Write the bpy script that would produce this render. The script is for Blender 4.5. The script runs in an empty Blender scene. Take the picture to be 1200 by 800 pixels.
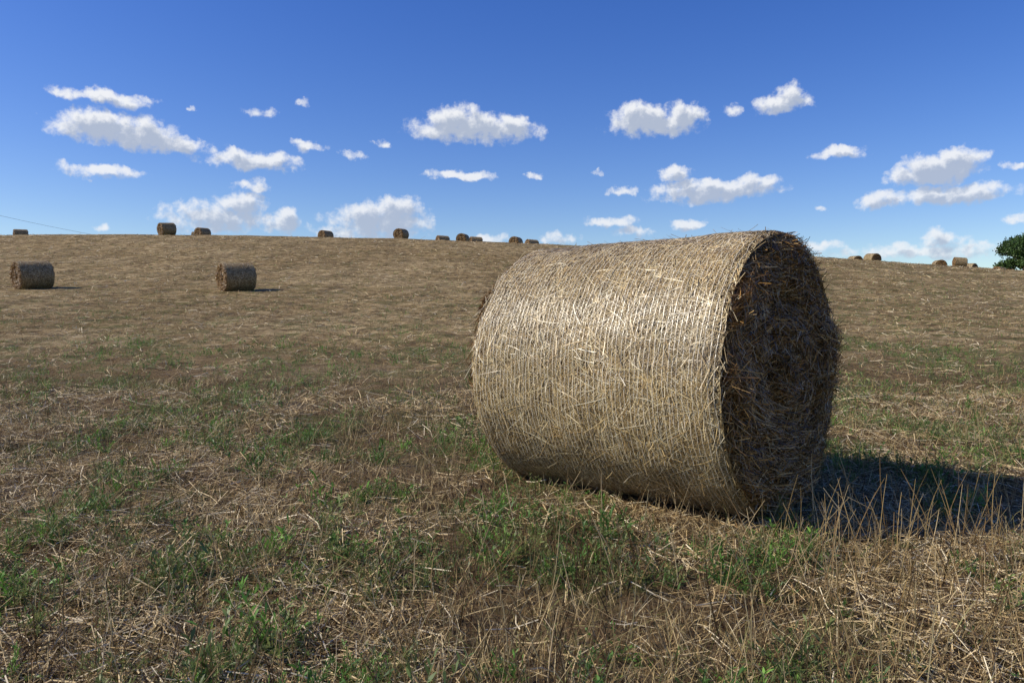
import bpy, math, numpy as np
from mathutils import Vector
rng=np.random.default_rng(7)
scene=bpy.context.scene
scene.view_settings.view_transform='Standard'
scene.view_settings.look='None'
scene.view_settings.exposure=0
EYE=1.18
# ---------------------------------------------------------------- noise / terrain
def h2(x,y,s):
    v=np.sin(x*127.1+y*311.7+s*74.7)*43758.5453
    return v-np.floor(v)
def vn(x,y,s=0.):
    xi=np.floor(x);yi=np.floor(y);fx=x-xi;fy=y-yi
    fx=fx*fx*(3-2*fx);fy=fy*fy*(3-2*fy)
    a=h2(xi,yi,s);b=h2(xi+1,yi,s);c=h2(xi,yi+1,s);d=h2(xi+1,yi+1,s)
    return a+(b-a)*fx+(c-a)*fy+(a-b-c+d)*fx*fy
def fbm(x,y,s=0.,o=4):
    t=0;a=.5;n=0
    for i in range(o):
        t=t+a*vn(x*2**i,y*2**i,s+i*3.3);n+=a;a*=.5
    return t/n
_yt=np.linspace(-1500,3000,9001)
_sl=np.interp(_yt,[-1500,-60,0,30,60,75,105,200,600,3000],[0,.0,.03,.085,.175,.162,.018,-.03,-.008,0])
_zt=np.concatenate([[0],np.cumsum((_sl[1:]+_sl[:-1])/2*np.diff(_yt))])
_zt-=np.interp(0,_yt,_zt)
def base_z(x,y):
    x=np.asarray(x,float);y=np.asarray(y,float)
    xc=np.clip(x,-110,80)
    f=1-.0037*xc-3.8e-5*xc*xc
    z=np.interp(y,_yt,_zt)
    return np.where(y>0,z*f,z)
def gz(x,y):
    x=np.asarray(x,float);y=np.asarray(y,float)
    near=np.exp(-(np.hypot(x,y)/60)**2)
    b=(fbm(x*1.1+5,y*1.1+9,1,5)-.5)*.13*near+(fbm(x*6,y*6,4,3)-.5)*.055*near
    b=b+(fbm(x*.08,y*.08,8,3)-.5)*.4*np.clip((y-20)/50,0,1)
    b=b+(fbm(x*.6,y*.6,18,4)-.5)*.13*np.clip((y-8)/20,0,1)*np.clip((140-y)/40,0,1)
    return base_z(x,y)+b
# ---------------------------------------------------------------- mesh helpers
def mesh_obj(name,verts,faces,mat,col=None,smooth=False,parent=None):
    verts=np.asarray(verts,np.float32).reshape(-1,3);faces=np.asarray(faces,np.int32)
    me=bpy.data.meshes.new(name)
    me.vertices.add(len(verts));me.vertices.foreach_set('co',verts.ravel())
    k=faces.shape[1]
    me.loops.add(faces.size);me.loops.foreach_set('vertex_index',faces.ravel())
    me.polygons.add(len(faces));me.polygons.foreach_set('loop_start',np.arange(0,faces.size,k,dtype=np.int32))
    try: me.polygons.foreach_set('loop_total',np.full(len(faces),k,np.int32))
    except Exception: pass
    if smooth: me.polygons.foreach_set('use_smooth',np.ones(len(faces),bool))
    me.update(calc_edges=True)
    if col is not None:
        a=me.color_attributes.new('Col','FLOAT_COLOR','POINT')
        c=np.ones((len(verts),4),np.float32);c[:,:3]=col
        a.data.foreach_set('color',c.ravel())
    me.materials.append(mat)
    o=bpy.data.objects.new(name,me);scene.collection.objects.link(o)
    if parent: o.parent=parent
    return o
class Rib:
    def __init__(s): s.v=[];s.f=[];s.c=[];s.n=0
    def add(s,pts,w,side,col):
        pts=np.asarray(pts,float);N,K,_=pts.shape
        w=np.broadcast_to(np.asarray(w,float),(N,K))[...,None]
        side=np.asarray(side,float)
        if side.ndim==2: side=side[:,None,:]
        side=side/np.maximum(np.linalg.norm(side,axis=-1,keepdims=True),1e-9)
        v=np.stack([pts-side*w/2,pts+side*w/2],2)
        idx=np.arange(N*K*2).reshape(N,K,2)+s.n
        f=np.stack([idx[:,:-1,0],idx[:,:-1,1],idx[:,1:,1],idx[:,1:,0]],-1).reshape(-1,4)
        s.v.append(v.reshape(-1,3));s.f.append(f)
        c=np.broadcast_to(np.asarray(col,float)[:,None,None,:],(N,K,2,3)).reshape(-1,3)
        s.c.append(c);s.n+=N*K*2
    def build(s,name,mat,parent=None):
        return mesh_obj(name,np.concatenate(s.v),np.concatenate(s.f),mat,np.concatenate(s.c),parent=parent)
def U(a,b,n): return rng.uniform(a,b,n)
def pal(n,cols,p=None,var=.25):
    cols=np.array(cols);i=rng.choice(len(cols),n,p=p)
    return cols[i]*(1+rng.uniform(-var,var,(n,1)))
# ---------------------------------------------------------------- materials
def newmat(name):
    m=bpy.data.materials.new(name);m.use_nodes=True
    nt=m.node_tree;nt.nodes.clear();return m,nt,nt.nodes,nt.links
def attr_mat(name,transl=.0,rough=.6,spec=.3):
    m,nt,N,L=newmat(name)
    a=N.new('ShaderNodeAttribute');a.attribute_name='Col'
    p=N.new('ShaderNodeBsdfPrincipled');p.inputs['Roughness'].default_value=rough
    p.inputs['Specular IOR Level'].default_value=spec
    L.new(a.outputs['Color'],p.inputs['Base Color'])
    o=N.new('ShaderNodeOutputMaterial')
    if transl>0:
        t=N.new('ShaderNodeBsdfTranslucent');L.new(a.outputs['Color'],t.inputs['Color'])
        mx=N.new('ShaderNodeMixShader');mx.inputs[0].default_value=transl
        L.new(p.outputs[0],mx.inputs[1]);L.new(t.outputs[0],mx.inputs[2]);L.new(mx.outputs[0],o.inputs[0])
    else: L.new(p.outputs[0],o.inputs[0])
    return m
M_straw=attr_mat('straw',.0,.38,.5)
M_dry=attr_mat('dry_grass',.15,.6,.3)
M_green=attr_mat('green_leaf',.35,.5,.4)
M_net=attr_mat('net',.0,.35,.6)
M_leaf=attr_mat('tree_leaf',.2,.5,.3)
def ramp(N,pts):
    r=N.new('ShaderNodeValToRGB');e=r.color_ramp.elements
    e[0].position,e[0].color=pts[0][0],(*pts[0][1],1);e[1].position,e[1].color=pts[-1][0],(*pts[-1][1],1)
    for q,c in pts[1:-1]:
        x=e.new(q);x.color=(*c,1)
    return r
def noise(N,L,vec,scale,detail=6,rough=.6,mapping=None):
    n=N.new('ShaderNodeTexNoise');n.inputs['Scale'].default_value=scale;n.inputs['Detail'].default_value=detail;n.inputs['Roughness'].default_value=rough
    if mapping:
        mp=N.new('ShaderNodeMapping');mp.inputs['Scale'].default_value=mapping[0];mp.inputs['Rotation'].default_value=(0,0,math.radians(mapping[1]))
        L.new(vec,mp.inputs['Vector']);vec=mp.outputs[0]
    L.new(vec,n.inputs['Vector']);return n.outputs['Fac']
def mixc(N,L,fac,a,b,mode='MIX'):
    m=N.new('ShaderNodeMix');m.data_type='RGBA';m.blend_type=mode
    for s,v in ((m.inputs[0],fac),(m.inputs[6],a),(m.inputs[7],b)):
        if isinstance(v,(int,float)): s.default_value=v
        elif isinstance(v,tuple): s.default_value=(*v,1)
        else: L.new(v,s)
    return m.outputs[2]
def mrange(N,L,v,a,b,c=0,d=1,smooth=False):
    m=N.new('ShaderNodeMapRange')
    if smooth:m.interpolation_type='SMOOTHSTEP'
    L.new(v,m.inputs[0])
    for i,x in enumerate((a,b,c,d)): m.inputs[i+1].default_value=x
    return m.outputs[0]
def math_(N,L,op,a,b=None):
    m=N.new('ShaderNodeMath');m.operation=op
    for i,v in enumerate((a,b)):
        if v is None: continue
        if isinstance(v,(int,float)): m.inputs[i].default_value=v
        else: L.new(v,m.inputs[i])
    return m.outputs[0]
def ground_mat():
    m,nt,N,L=newmat('stubble_field')
    tc=N.new('ShaderNodeTexCoord').outputs['Object']
    sp=N.new('ShaderNodeSeparateXYZ');L.new(tc,sp.inputs[0])
    fine=noise(N,L,tc,28,5,.7)
    med=noise(N,L,tc,.9,7,.74)
    big=noise(N,L,tc,.10,6,.7)
    mot=noise(N,L,tc,.45,6,.7)
    fib=noise(N,L,tc,1,4,.7,((60,9,10),35))
    r1=ramp(N,[(.33,(.036,.023,.013)),(.47,(.115,.073,.037)),(.60,(.25,.175,.09)),(.72,(.40,.30,.16))])
    f=math_(N,L,'ADD',math_(N,L,'MULTIPLY',fine,.45),math_(N,L,'MULTIPLY',fib,.55))
    L.new(f,r1.inputs[0]);near=r1.outputs[0]
    n2=noise(N,L,tc,1.9,10,.84)
    r2=ramp(N,[(.39,(.07,.045,.020)),(.46,(.215,.15,.070)),(.54,(.375,.275,.138)),(.64,(.54,.42,.24))])
    L.new(n2,r2.inputs[0])
    farf=mrange(N,L,sp.outputs[1],5,20,0,1,True)
    c=mixc(N,L,farf,near,r2.outputs[0])
    row=noise(N,L,tc,1,4,.6,((.5,.05,1),-52))
    rr=mrange(N,L,row,.38,.60,.72,1.12)
    rowc=N.new('ShaderNodeCombineColor')
    for i in range(3): L.new(rr,rowc.inputs[i])
    c=mixc(N,L,math_(N,L,'MULTIPLY',farf,.7),c,mixc(N,L,1.0,c,rowc.outputs[0],'MULTIPLY'))
    c=mixc(N,L,math_(N,L,'MULTIPLY',mrange(N,L,big,.42,.58),.55),c,mixc(N,L,1.0,c,(.62,.56,.44),'MULTIPLY'))
    c=mixc(N,L,math_(N,L,'MULTIPLY',math_(N,L,'MULTIPLY',mrange(N,L,mot,.48,.60),farf),.5),c,mixc(N,L,1.0,c,(.55,.52,.40),'MULTIPLY'))
    g=mrange(N,L,med,.51,.59,0,.75)
    fade=mrange(N,L,sp.outputs[1],12,55,.75,.30,True)
    gx=mrange(N,L,sp.outputs[0],2,18,0,.4,True)
    fade=math_(N,L,'ADD',fade,gx)
    gg=mixc(N,L,fine,(.04,.052,.014),(.15,.165,.05))
    c=mixc(N,L,math_(N,L,'MULTIPLY',g,fade),c,gg)
    p=N.new('ShaderNodeBsdfPrincipled');p.inputs['Roughness'].default_value=.9;p.inputs['Specular IOR Level'].default_value=.1
    L.new(c,p.inputs['Base Color'])
    b=N.new('ShaderNodeBump');b.inputs['Strength'].default_value=.8;b.inputs['Distance'].default_value=.12
    L.new(n2,b.inputs['Height']);L.new(b.outputs[0],p.inputs['Normal'])
    o=N.new('ShaderNodeOutputMaterial');L.new(p.outputs[0],o.inputs[0]);return m
def core_mat():
    m,nt,N,L=newmat('bale_core')
    tc=N.new('ShaderNodeTexCoord').outputs['Object']
    a=noise(N,L,tc,1,4,.7,((120,25,25),0));b=noise(N,L,tc,60,4,.7)
    r=ramp(N,[(.35,(.06,.036,.013)),(.55,(.20,.135,.056)),(.7,(.39,.28,.14))])
    L.new(math_(N,L,'ADD',math_(N,L,'MULTIPLY',a,.6),math_(N,L,'MULTIPLY',b,.4)),r.inputs[0])
    sp=N.new('ShaderNodeSeparateXYZ');L.new(tc,sp.inputs[0])
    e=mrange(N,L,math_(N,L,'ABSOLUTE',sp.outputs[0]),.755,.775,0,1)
    c=mixc(N,L,e,r.outputs[0],mixc(N,L,1.0,r.outputs[0],(.42,.29,.17),'MULTIPLY'))  # bale ends multiplied darker: shade and dark gaps put into the colour
    p=N.new('ShaderNodeBsdfPrincipled');p.inputs['Roughness'].default_value=.8
    L.new(c,p.inputs['Base Color'])
    o=N.new('ShaderNodeOutputMaterial');L.new(p.outputs[0],o.inputs[0]);return m
M_ground=ground_mat();M_core=core_mat()
def bark_mat():
    m,nt,N,L=newmat('bark')
    tc=N.new('ShaderNodeTexCoord').outputs['Object']
    r=ramp(N,[(.3,(.05,.035,.025)),(.7,(.14,.10,.07))]);L.new(noise(N,L,tc,8),r.inputs[0])
    p=N.new('ShaderNodeBsdfPrincipled');p.inputs['Roughness'].default_value=.9;L.new(r.outputs[0],p.inputs['Base Color'])
    o=N.new('ShaderNodeOutputMaterial');L.new(p.outputs[0],o.inputs[0]);return m
M_bark=bark_mat()
# ---------------------------------------------------------------- ground sheet
def axis(n,near,far,p):
    t=np.linspace(-1,1,n);return np.sign(t)*(near*np.abs(t)+far*np.abs(t)**p)
gx=axis(521,14,1500,7)
t=np.linspace(0,1,620);gyp=1.2+14*t+35*t**2+70*t**3+2400*t**12
gyn=-np.linspace(0,1,60)[::-1][:-1]**3*1200+1.1
gy=np.concatenate([gyn,gyp])
X,Y=np.meshgrid(gx,gy);Z=gz(X,Y)
nx=len(gx);ny=len(gy);ii=np.arange(nx*ny).reshape(ny,nx)
F=np.stack([ii[:-1,:-1],ii[:-1,1:],ii[1:,1:],ii[1:,:-1]],-1).reshape(-1,4)
mesh_obj('ground',np.stack([X,Y,Z],-1),F,M_ground,smooth=True)
# ---------------------------------------------------------------- bales
R=.757;LN=1.57
def Rf(th,l):
    c=np.cos(th);s=np.sin(th)
    n=(vn(c*2.0+l*.8+7,s*2.0+3,2)-.5)*.022+(vn(c*6+l*5,s*6+l*2,5)-.5)*.018+(vn(l*9+3,c*1.5+s,9)-.5)*.010
    e=np.clip((np.abs(l)-(LN/2-.06))/.06,0,1)
    return R+n*.8-.020*e**2+.004*(l/(LN/2))
def capx(r,th):
    q=np.clip(r/R,0,1)
    return (vn(r*14+np.cos(th)*.8,th*0+3,1)-.5)*.06+(vn(r*np.cos(th)*5+9,r*np.sin(th)*5,6)-.5)*.08+.02*(1-q**2)-.045*np.clip((q-.88)/.12,0,1)**2
def squash(P):
    z=P[...,2];k=-(R-.05)
    P[...,2]=np.where(z<k,k+(z-k)*.25,z);return P
STRAWC=[(.55,.405,.19),(.63,.51,.28),(.36,.24,.10),(.19,.12,.046),(.71,.62,.42),(.45,.325,.15)]
def bale_parts(n_side,n_end,wf,nthreads,nk,fr):
    th=np.linspace(0,2*np.pi,161)[:-1];l=np.linspace(-LN/2,LN/2,50)
    T,Lg=np.meshgrid(th,l);r=Rf(T,Lg)-.006
    rows=[np.stack([Lg,r*np.cos(T),r*np.sin(T)],-1)]
    nt_=len(th)
    def cap(sgn):
        rr=np.linspace(1,.0,24)[1:]
        T2,Q=np.meshgrid(th,rr);r2=Q*(Rf(T2,np.full_like(T2,LN/2))-.006)
        return np.stack([sgn*(LN/2+capx(r2,T2)-.015),r2*np.cos(T2),r2*np.sin(T2)],-1)
    V=np.concatenate([cap(-1)[::-1],rows[0],cap(1)],0)
    V=squash(V);m=V.shape[0]
    idx=np.arange(m*nt_).reshape(m,nt_);j=np.roll(idx,-1,1)
    Fc=np.stack([idx[:-1],j[:-1],j[1:],idx[1:]],-1).reshape(-1,4)
    core=(V.reshape(-1,3),Fc)
    S=Rib()
    n=n_side;K=4
    th0=U(0,2*np.pi,n);l0=U(-LN/2,LN/2,n)
    al=np.where(rng.random(n)<.4,rng.normal(0,.5,n),U(-1.57,1.57,n))
    ln=U(.05,.22,n);h=U(-.003,.004,n);tt=np.linspace(-.5,.5,K)[None,:]
    bend=rng.normal(0,.10,n)[:,None]
    a2=al[:,None]+bend*tt*2
    th_=th0[:,None]+tt*ln[:,None]*np.cos(a2)/R;l_=np.clip(l0[:,None]+tt*ln[:,None]*np.sin(a2),-LN/2-.01,LN/2+.01)
    lift=np.where(rng.random(n)<.014,U(.01,.03,n),0)[:,None]*np.clip(tt+.1,0,1)*2
    r=Rf(th_,l_)+h[:,None]+lift
    P=squash(np.stack([l_,r*np.cos(th_),r*np.sin(th_)],-1))
    side=np.stack([np.cos(a2)+0*th_,np.sin(a2)*np.sin(th_),-np.sin(a2)*np.cos(th_)],-1)
    rad=np.stack([0*th_,np.cos(th_),np.sin(th_)],-1)
    side=side+rad*rng.normal(0,.25,(n,1,1))
    col=pal(n,STRAWC,[.26,.20,.18,.12,.08,.16],.3)
    zone=fbm(np.cos(th0)*2.2+l0*1.6+4,np.sin(th0)*2.2+l0*.9,61,4)
    col=col*(.62+.68*zone)[:,None]
    S.add(P,(U(.0018,.0042,n)*wf)[:,None]*np.ones((1,K)),side,col)
    for sgn in (-1,1):
        n=n_end;r0=np.sqrt(rng.random(n))*(R-.02);th0=U(0,2*np.pi,n)
        da=rng.normal(0,.75,n);ln=U(.05,.24,n)
        dirv=np.stack([-np.sin(th0+da),np.cos(th0+da)],-1)
        tt=np.linspace(-.5,.5,K)[None,:,None]
        c0=np.stack([np.cos(th0),np.sin(th0)],-1)
        p2=(c0*r0[:,None])[:,None,:]+tt*ln[:,None,None]*dirv[:,None,:]-c0[:,None,:]*(tt**2)*(ln**2/np.maximum(r0,.15)/2*4)[:,None,None]*.5
        rr=np.hypot(p2[...,0],p2[...,1]);an=np.arctan2(p2[...,1],p2[...,0])
        rr2=np.minimum(rr,R-.005);p2=p2*(rr2/np.maximum(rr,1e-6))[...,None]
        hx=capx(rr2,an)+rng.uniform(-.008,.022,n)[:,None]+rng.normal(0,.025,n)[:,None]*tt[...,0]*2
        out=np.where(rng.random(n)<.12,U(.02,.10,n),0)[:,None]*np.clip(tt[...,0]+.2,0,1)
        P=np.stack([sgn*(LN/2+hx+out),p2[...,0],p2[...,1]],-1);P=squash(P)
        pr=np.stack([0*da,-dirv[:,1],dirv[:,0]],-1);pr=pr+np.array([1,0,0])*rng.normal(0,.6,(n,1))
        S.add(P,(U(.0022,.005,n)*wf)[:,None]*np.ones((1,K)),pr,pal(n,[(.36,.20,.062),(.54,.35,.135),(.20,.105,.03),(.075,.04,.012)],[.34,.17,.27,.22]))  # end-face straw palette darkened, shade painted into the straw colours
        n=fr;th0=U(0,2*np.pi,n);tg=np.stack([0*th0,-np.sin(th0),np.cos(th0)],-1);rd=np.stack([0*th0,np.cos(th0),np.sin(th0)],-1);ax=np.array([[sgn,0,0]])
        st=rd*(R-.025+U(-.015,.012,n)[:,None])+ax*(LN/2-U(0,.03,n)[:,None])
        sg=np.where(rng.random(n)<.5,-1,1)[:,None]
        d=tg*sg*U(.5,1.2,n)[:,None]+rd*rng.normal(.0,.2,n)[:,None]+ax*U(-.05,.45,n)[:,None]
        d/=np.linalg.norm(d,axis=1,keepdims=True)
        ln=U(.02,.13,n)[:,None,None];t01=np.linspace(0,1,K)[None,:,None]
        P=st[:,None,:]+d[:,None,:]*ln*t01-rd[:,None,:]*(ln*t01)**2*1.0
        P=squash(P)
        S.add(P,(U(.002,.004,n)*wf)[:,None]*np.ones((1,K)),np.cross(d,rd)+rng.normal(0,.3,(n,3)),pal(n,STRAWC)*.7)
    Nn=Rib()
    if nthreads:
        thk=np.linspace(0,2*np.pi,nk)[None,:]
        l0=np.linspace(-LN/2+.01,LN/2-.01,nthreads)[:,None]+rng.normal(0,.0018,(nthreads,1))
        wob=(vn(thk*5+l0*31,l0*17,3)-.5)*.012+(vn(thk*22+l0*131,l0*17,13)-.5)*.004
        l_=l0+wob;r=Rf(thk,l_)+.0042+(vn(thk*40+l0*7,l0*77,6)-.45)*.009
        P=squash(np.stack([l_,r*np.cos(thk),r*np.sin(thk)],-1))
        Nn.add(P,.0022,np.stack([np.ones_like(r),0*r,0*r],-1),pal(nthreads,[(.66,.59,.46)],var=.12))
        k2=int(nk*1.6);thk=np.linspace(0,2*np.pi,k2)[None,:]
        zz=(np.arange(k2)%2)[None,:]*(.0267)
        l_=l0[:-1]+zz;r=Rf(thk,l_)+.0042+(vn(thk*40+l0[:-1]*7,l0[:-1]*77,6)-.45)*.009
        P=squash(np.stack([l_,r*np.cos(thk),r*np.sin(thk)],-1))
        sd=np.stack([0.3+0*r,-np.sin(thk)+0*r,np.cos(thk)+0*r],-1)
        Nn.add(P,.0013,sd,pal(nthreads-1,[(.62,.55,.42)],var=.1))
    return core,S,Nn
core,S,Nn=bale_parts(44000,16000,1.0,58,360,800)
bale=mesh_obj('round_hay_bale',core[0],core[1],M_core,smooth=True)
S.build('loose_straw',M_straw,bale);Nn.build('net_wrap',M_net,bale)
BX,BY,BA=.846,4.648,-41.3
bale.location=(BX,BY,float(base_z(BX,BY))+R-.03);bale.rotation_euler=(0,math.radians(-.4),math.radians(BA))
core,S,Nn=bale_parts(4500,2500,1.9,0,0,150)
f0=[(-23.3,38,52),(-13.4,38,42),(-37.9,86,50),(-39.5,100,62),(-43.3,108,15),(-64.6,103,40),(-24.5,103,58),(-13.6,96,70),
(-9.4,106,30),(-6.4,102,75),(-4.9,106,20),(.5,103,66),(2.7,107,30),(44.7,102,100),(44.2,96,105),(53.5,98,80),(58.4,100,120),(49.2,86,-12),(62.9,101,30),(66.2,98,10)]
dm=None
for x,y,a in f0:
    if dm is None:
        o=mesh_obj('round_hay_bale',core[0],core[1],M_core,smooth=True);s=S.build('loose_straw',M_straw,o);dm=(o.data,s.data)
    else:
        o=bpy.data.objects.new('round_hay_bale',dm[0]);scene.collection.objects.link(o)
        s=bpy.data.objects.new('loose_straw',dm[1]);scene.collection.objects.link(s);s.parent=o
    sl=(float(base_z(x+math.cos(math.radians(a)),y+math.sin(math.radians(a))))-float(base_z(x-math.cos(math.radians(a)),y-math.sin(math.radians(a)))))/2
    k=.92 if y<50 else .95
    if x>46 and y<90: k=.75
    o.scale=(k,k,k)
    o.location=(x,y,float(gz(x,y))+R*k-.06);o.rotation_euler=(0,-math.atan(sl),math.radians(a))
# ---------------------------------------------------------------- vegetation
ca,sa=math.cos(math.radians(BA)),math.sin(math.radians(BA))
def scatter(n,d0,d1,p,az=.8):
    u=rng.random(n)
    y=(d0**p+u*(d1**p-d0**p))**(1/p)
    x=(y*az+.4)*rng.uniform(-1,1,n)
    dx=x-BX;dy=y-BY;lx=dx*ca+dy*sa;ly=-dx*sa+dy*ca
    ok=~((np.abs(lx)<LN/2+.0)&(np.abs(ly)<.42))
    return x[ok],y[ok]
def green_mask(x,y):
    yy=np.minimum(y,6)+np.maximum(y-6,0)*.45
    g=.5+(fbm(x*2.4+3,yy*1.8+1,11,5)-.5)*1.2
    bias=.05*np.exp(-((y-6)/4)**2)+.04*np.exp(-((y-3.2)/1.0)**2)*(x<.6)+.06*((x>2.0)&(y>4))+.04*((x<-.2)&(y<3.6))-.06*((x<-1.1)&(y<2.5))-.06*((x>.0)&(x<1.4)&(y<3.2))
    return g+bias-np.clip((y-14)/30,0,.09)
def dirs(n,zlo,zhi):
    a=U(0,2*np.pi,n);e=U(zlo,zhi,n);return np.stack([np.cos(a)*np.cos(e),np.sin(a)*np.cos(e),np.sin(e)],-1)
DRY=[(.50,.375,.18),(.34,.24,.10),(.15,.095,.042),(.62,.51,.30),(.23,.20,.08)]
L_=Rib()
for n,d0,d1,p in ((105000,1.5,9,.8),(80000,8,85,.5)):
    x,y=scatter(n,d0,d1,p)
    keep=rng.random(len(x))<np.clip((fbm(x*1.3,y*1.3,31,3)-.3)*3.2,.08,1);x=x[keep];y=y[keep];n=len(x)
    s=1+np.maximum(y-5,0)/10
    ln=U(.03,.20,n)*(1+.3*(s-1));ln=np.where(rng.random(n)<.05,ln*1.9,ln)
    a=U(0,2*np.pi,n);d=np.stack([np.cos(a),np.sin(a),rng.normal(0,.24,n)],-1)
    tt=np.linspace(-.5,.5,3)[None,:,None]
    per=np.stack([-np.sin(a),np.cos(a),0*a],-1)
    P=np.stack([x,y,0*x],-1)[:,None,:]+d[:,None,:]*ln[:,None,None]*tt+per[:,None,:]*(rng.normal(0,.15,n)*ln)[:,None,None]*(tt**2)*2
    P[...,2]+=gz(P[...,0],P[...,1])+U(.002,.04,n)[:,None]
    L_.add(P,(U(.0018,.0048,n)*s)[:,None]*np.ones((1,3)),per+np.array([0,0,1])*rng.normal(0,.7,(n,1)),pal(n,[(.62,.48,.26),(.46,.33,.155),(.25,.16,.07),(.76,.65,.44),(.10,.062,.03)],[.27,.25,.20,.13,.15]))
L_.build('straw_litter',M_dry)
G=Rib()
for n,d0,d1,p,hh in ((95000,1.5,10,.8,.125),(110000,8,85,.4,.12)):
    x,y=scatter(n//5,d0,d1,p)
    keep=rng.random(len(x))<np.clip((fbm(x*1.6+9,y*1.6,51,4)-.38)*4.5,.10,1);x=x[keep];y=y[keep]
    k=5;x=np.repeat(x,k)+rng.normal(0,.022,len(x)*k)*(1+np.repeat(y,k)/10);y=np.repeat(y,k)+rng.normal(0,.022,len(y)*k);n=len(x)
    s=1+np.maximum(y-5,0)/10
    d=dirs(n,.35,1.5);hl=hh*U(.35,1.35,n)*np.where(y>10,.85,1)*np.where(rng.random(n)<.06,1.7,1)
    t01=np.linspace(0,1,4)[None,:,None];hd=d*np.array([1,1,0])
    P=np.stack([x,y,gz(x,y)-.01],-1)[:,None,:]+d[:,None,:]*hl[:,None,None]*t01+(hd*hl[:,None]*U(0,.6,n)[:,None])[:,None,:]*t01**2
    P[...,2]-=(hl*U(0,.35,n))[:,None]*t01[...,0]**2
    wid=(U(.0018,.004,n)*s)[:,None]*np.array([[1,.9,.7,.15]])
    gm=green_mask(x,y)
    col=pal(n,DRY,[.27,.24,.18,.14,.17],.3)
    gcol=pal(n,[(.15,.18,.045),(.10,.14,.03),(.24,.24,.08)],None,.25)
    isg=(rng.random(n)<np.clip((gm-.48)*4,0.03,.55))[:,None]
    G.add(P,wid,np.cross(d,np.array([0,0,1]))+rng.normal(0,.4,(n,3)),np.where(isg,gcol,col))
G.build('dry_grass',M_dry)
W=Rib()
def weeds(n,d0,d1,p,Fn,Ln,scale,thr=.49):
    x,y=scatter(n,d0,d1,p);gm=green_mask(x,y)+rng.normal(0,.045,len(x))
    keep=rng.random(len(x))<np.clip((gm-thr)*5.5,0.04,.75);x=x[keep];y=y[keep];m=len(x)
    size=scale*U(.4,1.3,m)
    big=rng.random(m)<.14;size=np.where(big,size*1.65,size)
    base=np.stack([x,y,gz(x,y)-.005],-1)
    pc=pal(m,[(.105,.225,.035),(.075,.155,.03),(.16,.30,.05),(.135,.185,.055),(.19,.22,.07)],None,.22)
    nf=m*Fn;a=U(0,2*np.pi,nf);e=U(.45,1.45,nf)
    d=np.stack([np.cos(a)*np.cos(e),np.sin(a)*np.cos(e),np.sin(e)],-1)
    ln=np.repeat(size,Fn)*U(.5,1.1,nf);B=np.repeat(base,Fn,0)+rng.normal(0,.015,(nf,3))*np.array([1,1,0])
    hd=d*np.array([1,1,0]);fc=np.repeat(pc,Fn,0)*U(.8,1.2,nf)[:,None]
    def pt(t):
        q=B[:,None,:]+d[:,None,:]*ln[:,None,None]*t+hd[:,None,:]*ln[:,None,None]*.3*t**2
        q[...,2]-=(ln[:,None]*.2)*t[...,0]**2;return q
    t01=np.linspace(0,1,4)[None,:,None]*np.ones((nf,1,1))
    sc=np.repeat(1+np.maximum(y-6,0)/12,Fn)
    W.add(pt(t01),(.0022*sc)[:,None]*np.ones((1,4)),np.cross(d,[0,0,1.]),fc*.8)
    tl=rng.uniform(.15,1.0,(nf,Ln,1));root=pt(tl).reshape(-1,3);nl=nf*Ln
    dl=dirs(nl,-.2,1.0)+np.repeat(d,Ln,0)*.9;dl/=np.linalg.norm(dl,axis=1,keepdims=True)
    ll=np.repeat(ln,Ln)*U(.08,.22,nl)
    P=root[:,None,:]+dl[:,None,:]*ll[:,None,None]*np.array([0,.5,1])[None,:,None]
    P[:,2,2]-=ll*.15
    W.add(P,ll[:,None]*np.array([[.08,.24,.05]])*U(.6,1.3,nl)[:,None],np.cross(dl,rng.normal(0,1,(nl,3))*.5+np.array([0,0,1.])),np.repeat(fc,Ln,0)*U(.8,1.25,nl)[:,None])
weeds(5400,1.6,7,.9,10,15,.12,.505)
weeds(8500,6,16,.6,6,6,.14,.49)
weeds(10000,14,70,.4,4,4,.18,.455)
W.build('green_weeds',M_green)
K_=Rib()
def stalks(x,y,h,w=.0035,lean=.3,light=False):
    n=len(x);d=np.stack([rng.normal(0,lean,n),rng.normal(0,lean,n),np.ones(n)],-1)
    t01=np.linspace(0,1,5)[None,:,None];bend=rng.normal(0,.18,(n,3))*np.array([1,1,.2])
    P=np.stack([x,y,gz(x,y)-.01],-1)[:,None,:]+d[:,None,:]*h[:,None,None]*t01+bend[:,None,:]*h[:,None,None]*t01**2
    c=pal(n,[(.18,.11,.05),(.32,.23,.11),(.10,.065,.03),(.45,.37,.2)] if not light else [(.45,.33,.15),(.58,.46,.26),(.30,.2,.09)],None,.3)
    ww=(w*U(.6,1.3,n))[:,None]*np.array([[1,.9,.8,.65,.4]])
    K_.add(P,ww,np.tile([1.,0,0],(n,1)),c);K_.add(P,ww,np.tile([0,1.,0],(n,1)),c)
    i=rng.random(n)<.6;m=i.sum()
    for q in (1,2,3):
        d2=d[i]*.6+rng.normal(0,.45,(m,3))*np.array([1,1,.2]);l2=h[i]*U(.12,.35,m)
        P2=P[i][:,q][:,None,:]+d2[:,None,:]*l2[:,None,None]*np.linspace(0,1,3)[None,:,None]
        K_.add(P2,ww[i][:,:3]*.6,np.tile([1.,.3,0],(m,1)),c[i])
x,y=scatter(5500,1.7,10,.8);stalks(x,y,U(.06,.2,len(x)),.0036,.4)
x,y=scatter(1500,1.9,7,.8);stalks(x,y,U(.12,.30,len(x)),.0038,.35,True)
n=170;x=U(1.1,3.1,n);y=U(2.7,3.8,n);stalks(x,y,U(.15,.46,n),.0048,.2,True)
n=170;x=U(-2.2,1.8,n);y=U(2.0,3.3,n);stalks(x,y,U(.12,.34,n),.0045,.3)
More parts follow.
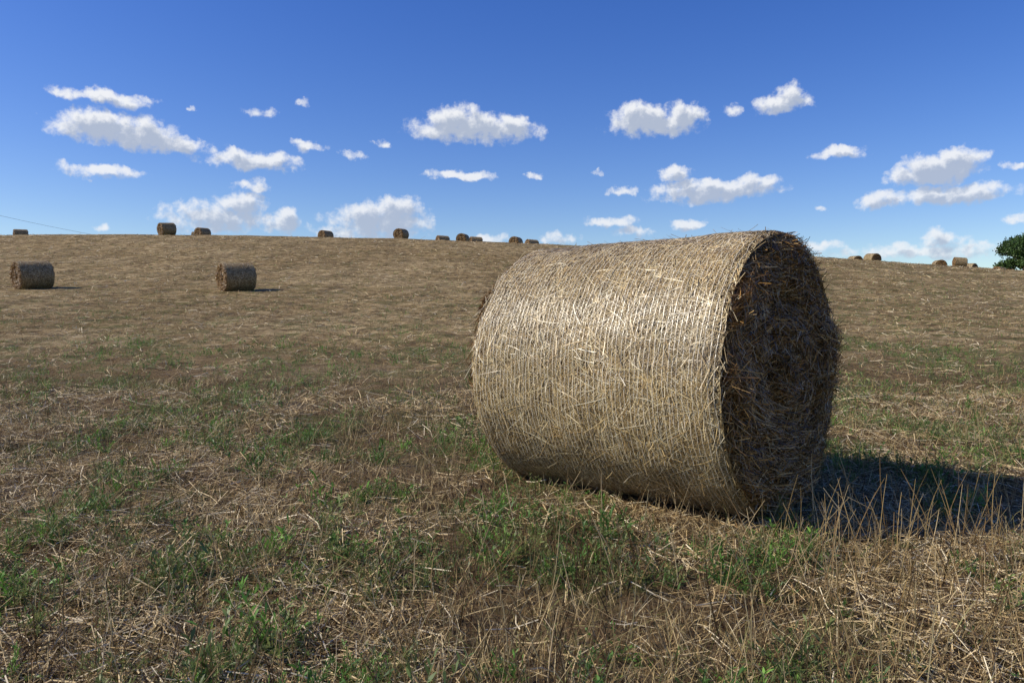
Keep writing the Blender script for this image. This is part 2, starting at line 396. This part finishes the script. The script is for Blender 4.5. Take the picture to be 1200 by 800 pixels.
n=90;x=U(2.2,5,n);y=U(4.0,8,n);stalks(x,y,U(.1,.35,n),.0045,.22,True)
K_.build('dead_weed_stalks',M_dry)
# ---------------------------------------------------------------- tree
def tube(pts,rad,k=8):
    pts=np.array(pts,float);V=[]
    for i,p in enumerate(pts):
        d=pts[min(i+1,len(pts)-1)]-pts[max(i-1,0)];d/=np.linalg.norm(d)
        a=np.cross(d,[.3,1,.1]);a/=np.linalg.norm(a);b=np.cross(d,a)
        for j in range(k):
            t=2*math.pi*j/k;V.append(p+rad[i]*(a*math.cos(t)+b*math.sin(t)))
    F=[(i*k+j,i*k+(j+1)%k,(i+1)*k+(j+1)%k,(i+1)*k+j) for i in range(len(pts)-1) for j in range(k)]
    return np.array(V),np.array(F)
TX,TY=90.5,138.;tz=float(gz(TX,TY))
vs=[];fs=[];n0=0
def addt(p,r):
    global n0
    v,f=tube(p,r);vs.append(v);fs.append(f+n0);n0+=len(v)
addt([(0,0,-.3),(.1,0,1),(-.1,.1,2.2),(.1,0,3.6),(.2,.1,5.5)],[.38,.3,.26,.2,.06])
cl=[]
for i in range(16):
    a=i*2.4;h=U(2.0,5.2,1)[0];l=U(2.0,3.8,1)[0]*(1.15-h/9);up=U(.5,1.8,1)[0]
    s=np.array([0,0,h]);e=s+np.array([math.cos(a)*l,math.sin(a)*l,up]);m=(s+e)/2+np.array([0,0,-.15])
    addt([s,m,e],[.11,.07,.025]);cl.append((e,U(.8,1.4,1)[0]));cl.append((m*.5+e*.5+rng.normal(0,.5,3),U(.6,1.0,1)[0]))
cl+= [(np.array([.3,0,6.4]),1.2),(np.array([-.9,.4,5.9]),1.0),(np.array([1.4,-.4,5.8]),1.0)]
tree=mesh_obj('broadleaf_tree',np.concatenate(vs),np.concatenate(fs),M_bark,smooth=True)
T=Rib()
for c,r in cl:
    n=560;d=rng.normal(0,1,(n,3));d/=np.linalg.norm(d,axis=1,keepdims=True)
    p=c+d*(r*rng.random(n)**.4*U(.7,1.15,n))[:,None]*np.array([1.15,1.15,.75])
    u=rng.normal(0,1,(n,3));u/=np.linalg.norm(u,axis=1,keepdims=True)
    P=p[:,None,:]+u[:,None,:]*np.array([0,.11,.22])[None,:,None]
    sh=rng.uniform(.65,1.35)
    T.add(P,np.array([[.03,.17,.03]])*np.ones((n,1)),np.cross(u,rng.normal(0,1,(n,3))),pal(n,[(.05,.09,.02),(.065,.12,.03),(.035,.065,.016)],None,.25)*sh)
T.build('foliage',M_leaf,tree);tree.location=(TX,TY,tz)
tree.scale=(1.35,1.35,1.6)
# ---------------------------------------------------------------- power line
def pole(x,y,h):
    z=float(gz(x,y));v,f=tube([(0,0,-.5),(0,0,h*.5),(0,0,h)],[.16,.14,.11],10)
    o=mesh_obj('utility_pole',v,f,M_bark,smooth=True);o.location=(x,y,z)
    v,f=tube([(-.9,0,h-.5),(0,0,h-.48),(.9,0,h-.5)],[.06,.06,.06],6);mesh_obj('crossarm',v,f,M_bark,parent=o)
    return np.array([x,y,z+h-.5])
A=pole(-135,150,21);B=pole(-84,190,8.5)
t=np.linspace(0,1,30)[:,None];P=A+(B-A)*t;P[:,2]-=(4*t*(1-t)*1.6)[:,0]
v,f=tube(P,[.025]*30,5);mesh_obj('power_line',v,f,M_bark)
# ---------------------------------------------------------------- camera
cam=bpy.data.cameras.new('camera');co=bpy.data.objects.new('camera',cam);scene.collection.objects.link(co)
cam.sensor_width=36;cam.lens=27.45;cam.clip_end=6000;cam.clip_start=.05
co.location=(0,0,EYE);co.rotation_euler=(math.radians(90-1.57),0,0);scene.camera=co
# ---------------------------------------------------------------- light
sd=Vector((-1,-.13,0)).normalized();EL=math.radians(39)
sv=Vector((sd.x*math.cos(EL),sd.y*math.cos(EL),math.sin(EL)))
sun=bpy.data.lights.new('sun','SUN');sun.energy=5.0;sun.angle=math.radians(.53);sun.color=(1,.93,.80)
so=bpy.data.objects.new('sun',sun);scene.collection.objects.link(so);so.rotation_euler=sv.to_track_quat('Z','Y').to_euler();so.location=(-20,-5,30)
# ---------------------------------------------------------------- world
w=bpy.data.worlds.new('World');scene.world=w;w.use_nodes=True
nt=w.node_tree;N=nt.nodes;L=nt.links;N.clear()
sky=N.new('ShaderNodeTexSky');sky.sky_type='NISHITA';sky.sun_disc=False;sky.sun_elevation=EL;sky.sun_rotation=math.atan2(sd.x,sd.y)
sky.air_density=1.0;sky.dust_density=.4;sky.ozone_density=3.2
tc=N.new('ShaderNodeTexCoord');sp=N.new('ShaderNodeSeparateXYZ');L.new(tc.outputs['Generated'],sp.inputs[0])
az=math_(N,L,'MULTIPLY',math_(N,L,'ARCTAN2',sp.outputs[0],sp.outputs[1]),57.2958)
el=math_(N,L,'MULTIPLY',math_(N,L,'ARCSINE',sp.outputs[2]),57.2958)
cb=N.new('ShaderNodeCombineXYZ');L.new(az,cb.inputs[0]);L.new(el,cb.inputs[1])
C=[(-522,284,72,9,.85),(-490,274,34,7,.7),(-508,243,90,19,1.05),(-475,230,66,15,1.1),(-425,222,44,12,1.0),(-530,252,45,16,1.05),(-527,189,58,8,.85),(-328,202,66,12,1),(-345,208,30,12,.95),
(-330,172,24,7,.7),(-260,221,24,7,.7),(-202,208,22,6,.7),(-167,225,11,5,.6),
(-49,244,84,18,1),(-75,255,38,18,1.05),(-5,242,46,14,.9),(-66,183,50,6,.85),(27,182,10,4,.6),
(165,254,50,20,1),(215,258,32,18,1.05),(190,246,54,13,.95),(257,165,88,14,1),(208,185,26,11,1),(300,172,44,12,.95),(147,164,22,6,.75),(128,125,36,8,.75),(225,121,27,8,.85),
(341,276,40,12,.95),(352,288,20,12,.8),(284,268,13,6,.5),(415,211,36,8,.85),
(540,190,60,19,1.15),(572,204,36,13,1.05),(500,182,30,12,.9),(558,160,92,13,1),(468,154,28,12,.95),(546,103,34,14,.95),
(-377,130,76,20,.85),(-345,148,36,18,.95),(-295,126,28,16,.85),(-170,128,68,21,1.0),(-145,142,36,17,1.0),(-190,112,70,11,.7),
(-33,104,30,7,.7),(60,106,24,8,.7),(152,112,26,7,.65),(525,88,130,10,.7),(400,93,30,8,.65),(640,200,16,5,.5),(393,144,9,4,.5),(-317,262,20,5,.35),(-406,272,8,4,.5),(-522,122,10,6,.5),(110,186,8,3,.5),(650,130,20,7,.6),(-265,275,8,4,.4)]
g=bpy.data.node_groups.new('cumulus_field','ShaderNodeTree')
g.interface.new_socket('Vector',in_out='INPUT',socket_type='NodeSocketVector');g.interface.new_socket('F',in_out='OUTPUT',socket_type='NodeSocketFloat')
GN=g.nodes;GL=g.links;gi=GN.new('NodeGroupInput');go=GN.new('NodeGroupOutput');prev=None
for u,v,a,b,wt in C:
    u/=1000;v/=1000;a/=1000;b/=1000
    az0=math.degrees(math.atan(u));k=math.cos(math.radians(az0));el0=math.degrees(math.atan(v*k))
    aw=math.degrees(a)*k*k*1.05;bh=math.degrees(b)*k*1.15
    s=GN.new('ShaderNodeVectorMath');s.operation='SUBTRACT';GL.new(gi.outputs[0],s.inputs[0]);s.inputs[1].default_value=(az0,el0,0)
    m=GN.new('ShaderNodeVectorMath');m.operation='MULTIPLY';GL.new(s.outputs[0],m.inputs[0]);m.inputs[1].default_value=(1/aw,1/bh,0)
    d=GN.new('ShaderNodeVectorMath');d.operation='DOT_PRODUCT';GL.new(m.outputs[0],d.inputs[0]);GL.new(m.outputs[0],d.inputs[1])
    q=GN.new('ShaderNodeMath');q.operation='MULTIPLY_ADD';GL.new(d.outputs['Value'],q.inputs[0]);q.inputs[1].default_value=-wt;q.inputs[2].default_value=wt
    if prev is None: prev=q.outputs[0]
    else:
        x=GN.new('ShaderNodeMath');x.operation='MAXIMUM';GL.new(prev,x.inputs[0]);GL.new(q.outputs[0],x.inputs[1]);prev=x.outputs[0]
GL.new(prev,go.inputs[0])
def field(vec):
    n=N.new('ShaderNodeTexNoise');n.inputs['Scale'].default_value=.6;n.inputs['Detail'].default_value=5;n.inputs['Roughness'].default_value=.6;L.new(vec,n.inputs['Vector'])
    s=N.new('ShaderNodeVectorMath');s.operation='SUBTRACT';L.new(n.outputs['Color'],s.inputs[0]);s.inputs[1].default_value=(.5,.5,.5)
    sc=N.new('ShaderNodeVectorMath');sc.operation='MULTIPLY';L.new(s.outputs[0],sc.inputs[0]);sc.inputs[1].default_value=(2.6,1.6,0)
    ad=N.new('ShaderNodeVectorMath');ad.operation='ADD';L.new(sc.outputs[0],ad.inputs[0]);L.new(vec,ad.inputs[1])
    gr=N.new('ShaderNodeGroup');gr.node_tree=g;L.new(ad.outputs[0],gr.inputs[0])
    n2=N.new('ShaderNodeTexNoise');n2.inputs['Scale'].default_value=1.1;n2.inputs['Detail'].default_value=6;n2.inputs['Roughness'].default_value=.58;L.new(vec,n2.inputs['Vector'])
    t=math_(N,L,'MULTIPLY',math_(N,L,'SUBTRACT',n2.outputs['Fac'],.5),2.1)
    return math_(N,L,'ADD',math_(N,L,'MAXIMUM',gr.outputs[0],-1.5),t)
F1=field(cb.outputs[0])
off=N.new('ShaderNodeVectorMath');off.operation='ADD';L.new(cb.outputs[0],off.inputs[0]);off.inputs[1].default_value=(-.3,.55,0)
F2=field(off.outputs[0])
dens=mrange(N,L,F1,-.05,.85,0,1,True)
shade=mrange(N,L,F2,.0,.9,0,1,True)
ccol=mixc(N,L,shade,(7.2,7.3,7.5),(3.6,4.1,5.1))  # sunlit edges and shaded undersides painted into the cloud colour
dens=math_(N,L,'MULTIPLY',dens,mrange(N,L,el,3,13,.78,.96))
hs=N.new('ShaderNodeHueSaturation');hs.inputs['Saturation'].default_value=1.33;hs.inputs['Hue'].default_value=.522;hs.inputs['Value'].default_value=1.12;L.new(sky.outputs[0],hs.inputs['Color'])
fc=mixc(N,L,dens,hs.outputs[0],ccol)
bg1=N.new('ShaderNodeBackground');bg1.inputs['Strength'].default_value=.125;L.new(hs.outputs[0],bg1.inputs[0])
bg2=N.new('ShaderNodeBackground');bg2.inputs['Strength'].default_value=.125;L.new(fc,bg2.inputs[0])
belt=math_(N,L,'MULTIPLY',math_(N,L,'LESS_THAN',math_(N,L,'ABSOLUTE',az),46.),math_(N,L,'MULTIPLY',math_(N,L,'GREATER_THAN',el,.5),math_(N,L,'LESS_THAN',el,21.)))
mx=N.new('ShaderNodeMixShader');L.new(belt,mx.inputs[0]);L.new(bg1.outputs[0],mx.inputs[1]);L.new(bg2.outputs[0],mx.inputs[2])
wo=N.new('ShaderNodeOutputWorld');L.new(mx.outputs[0],wo.inputs[0])
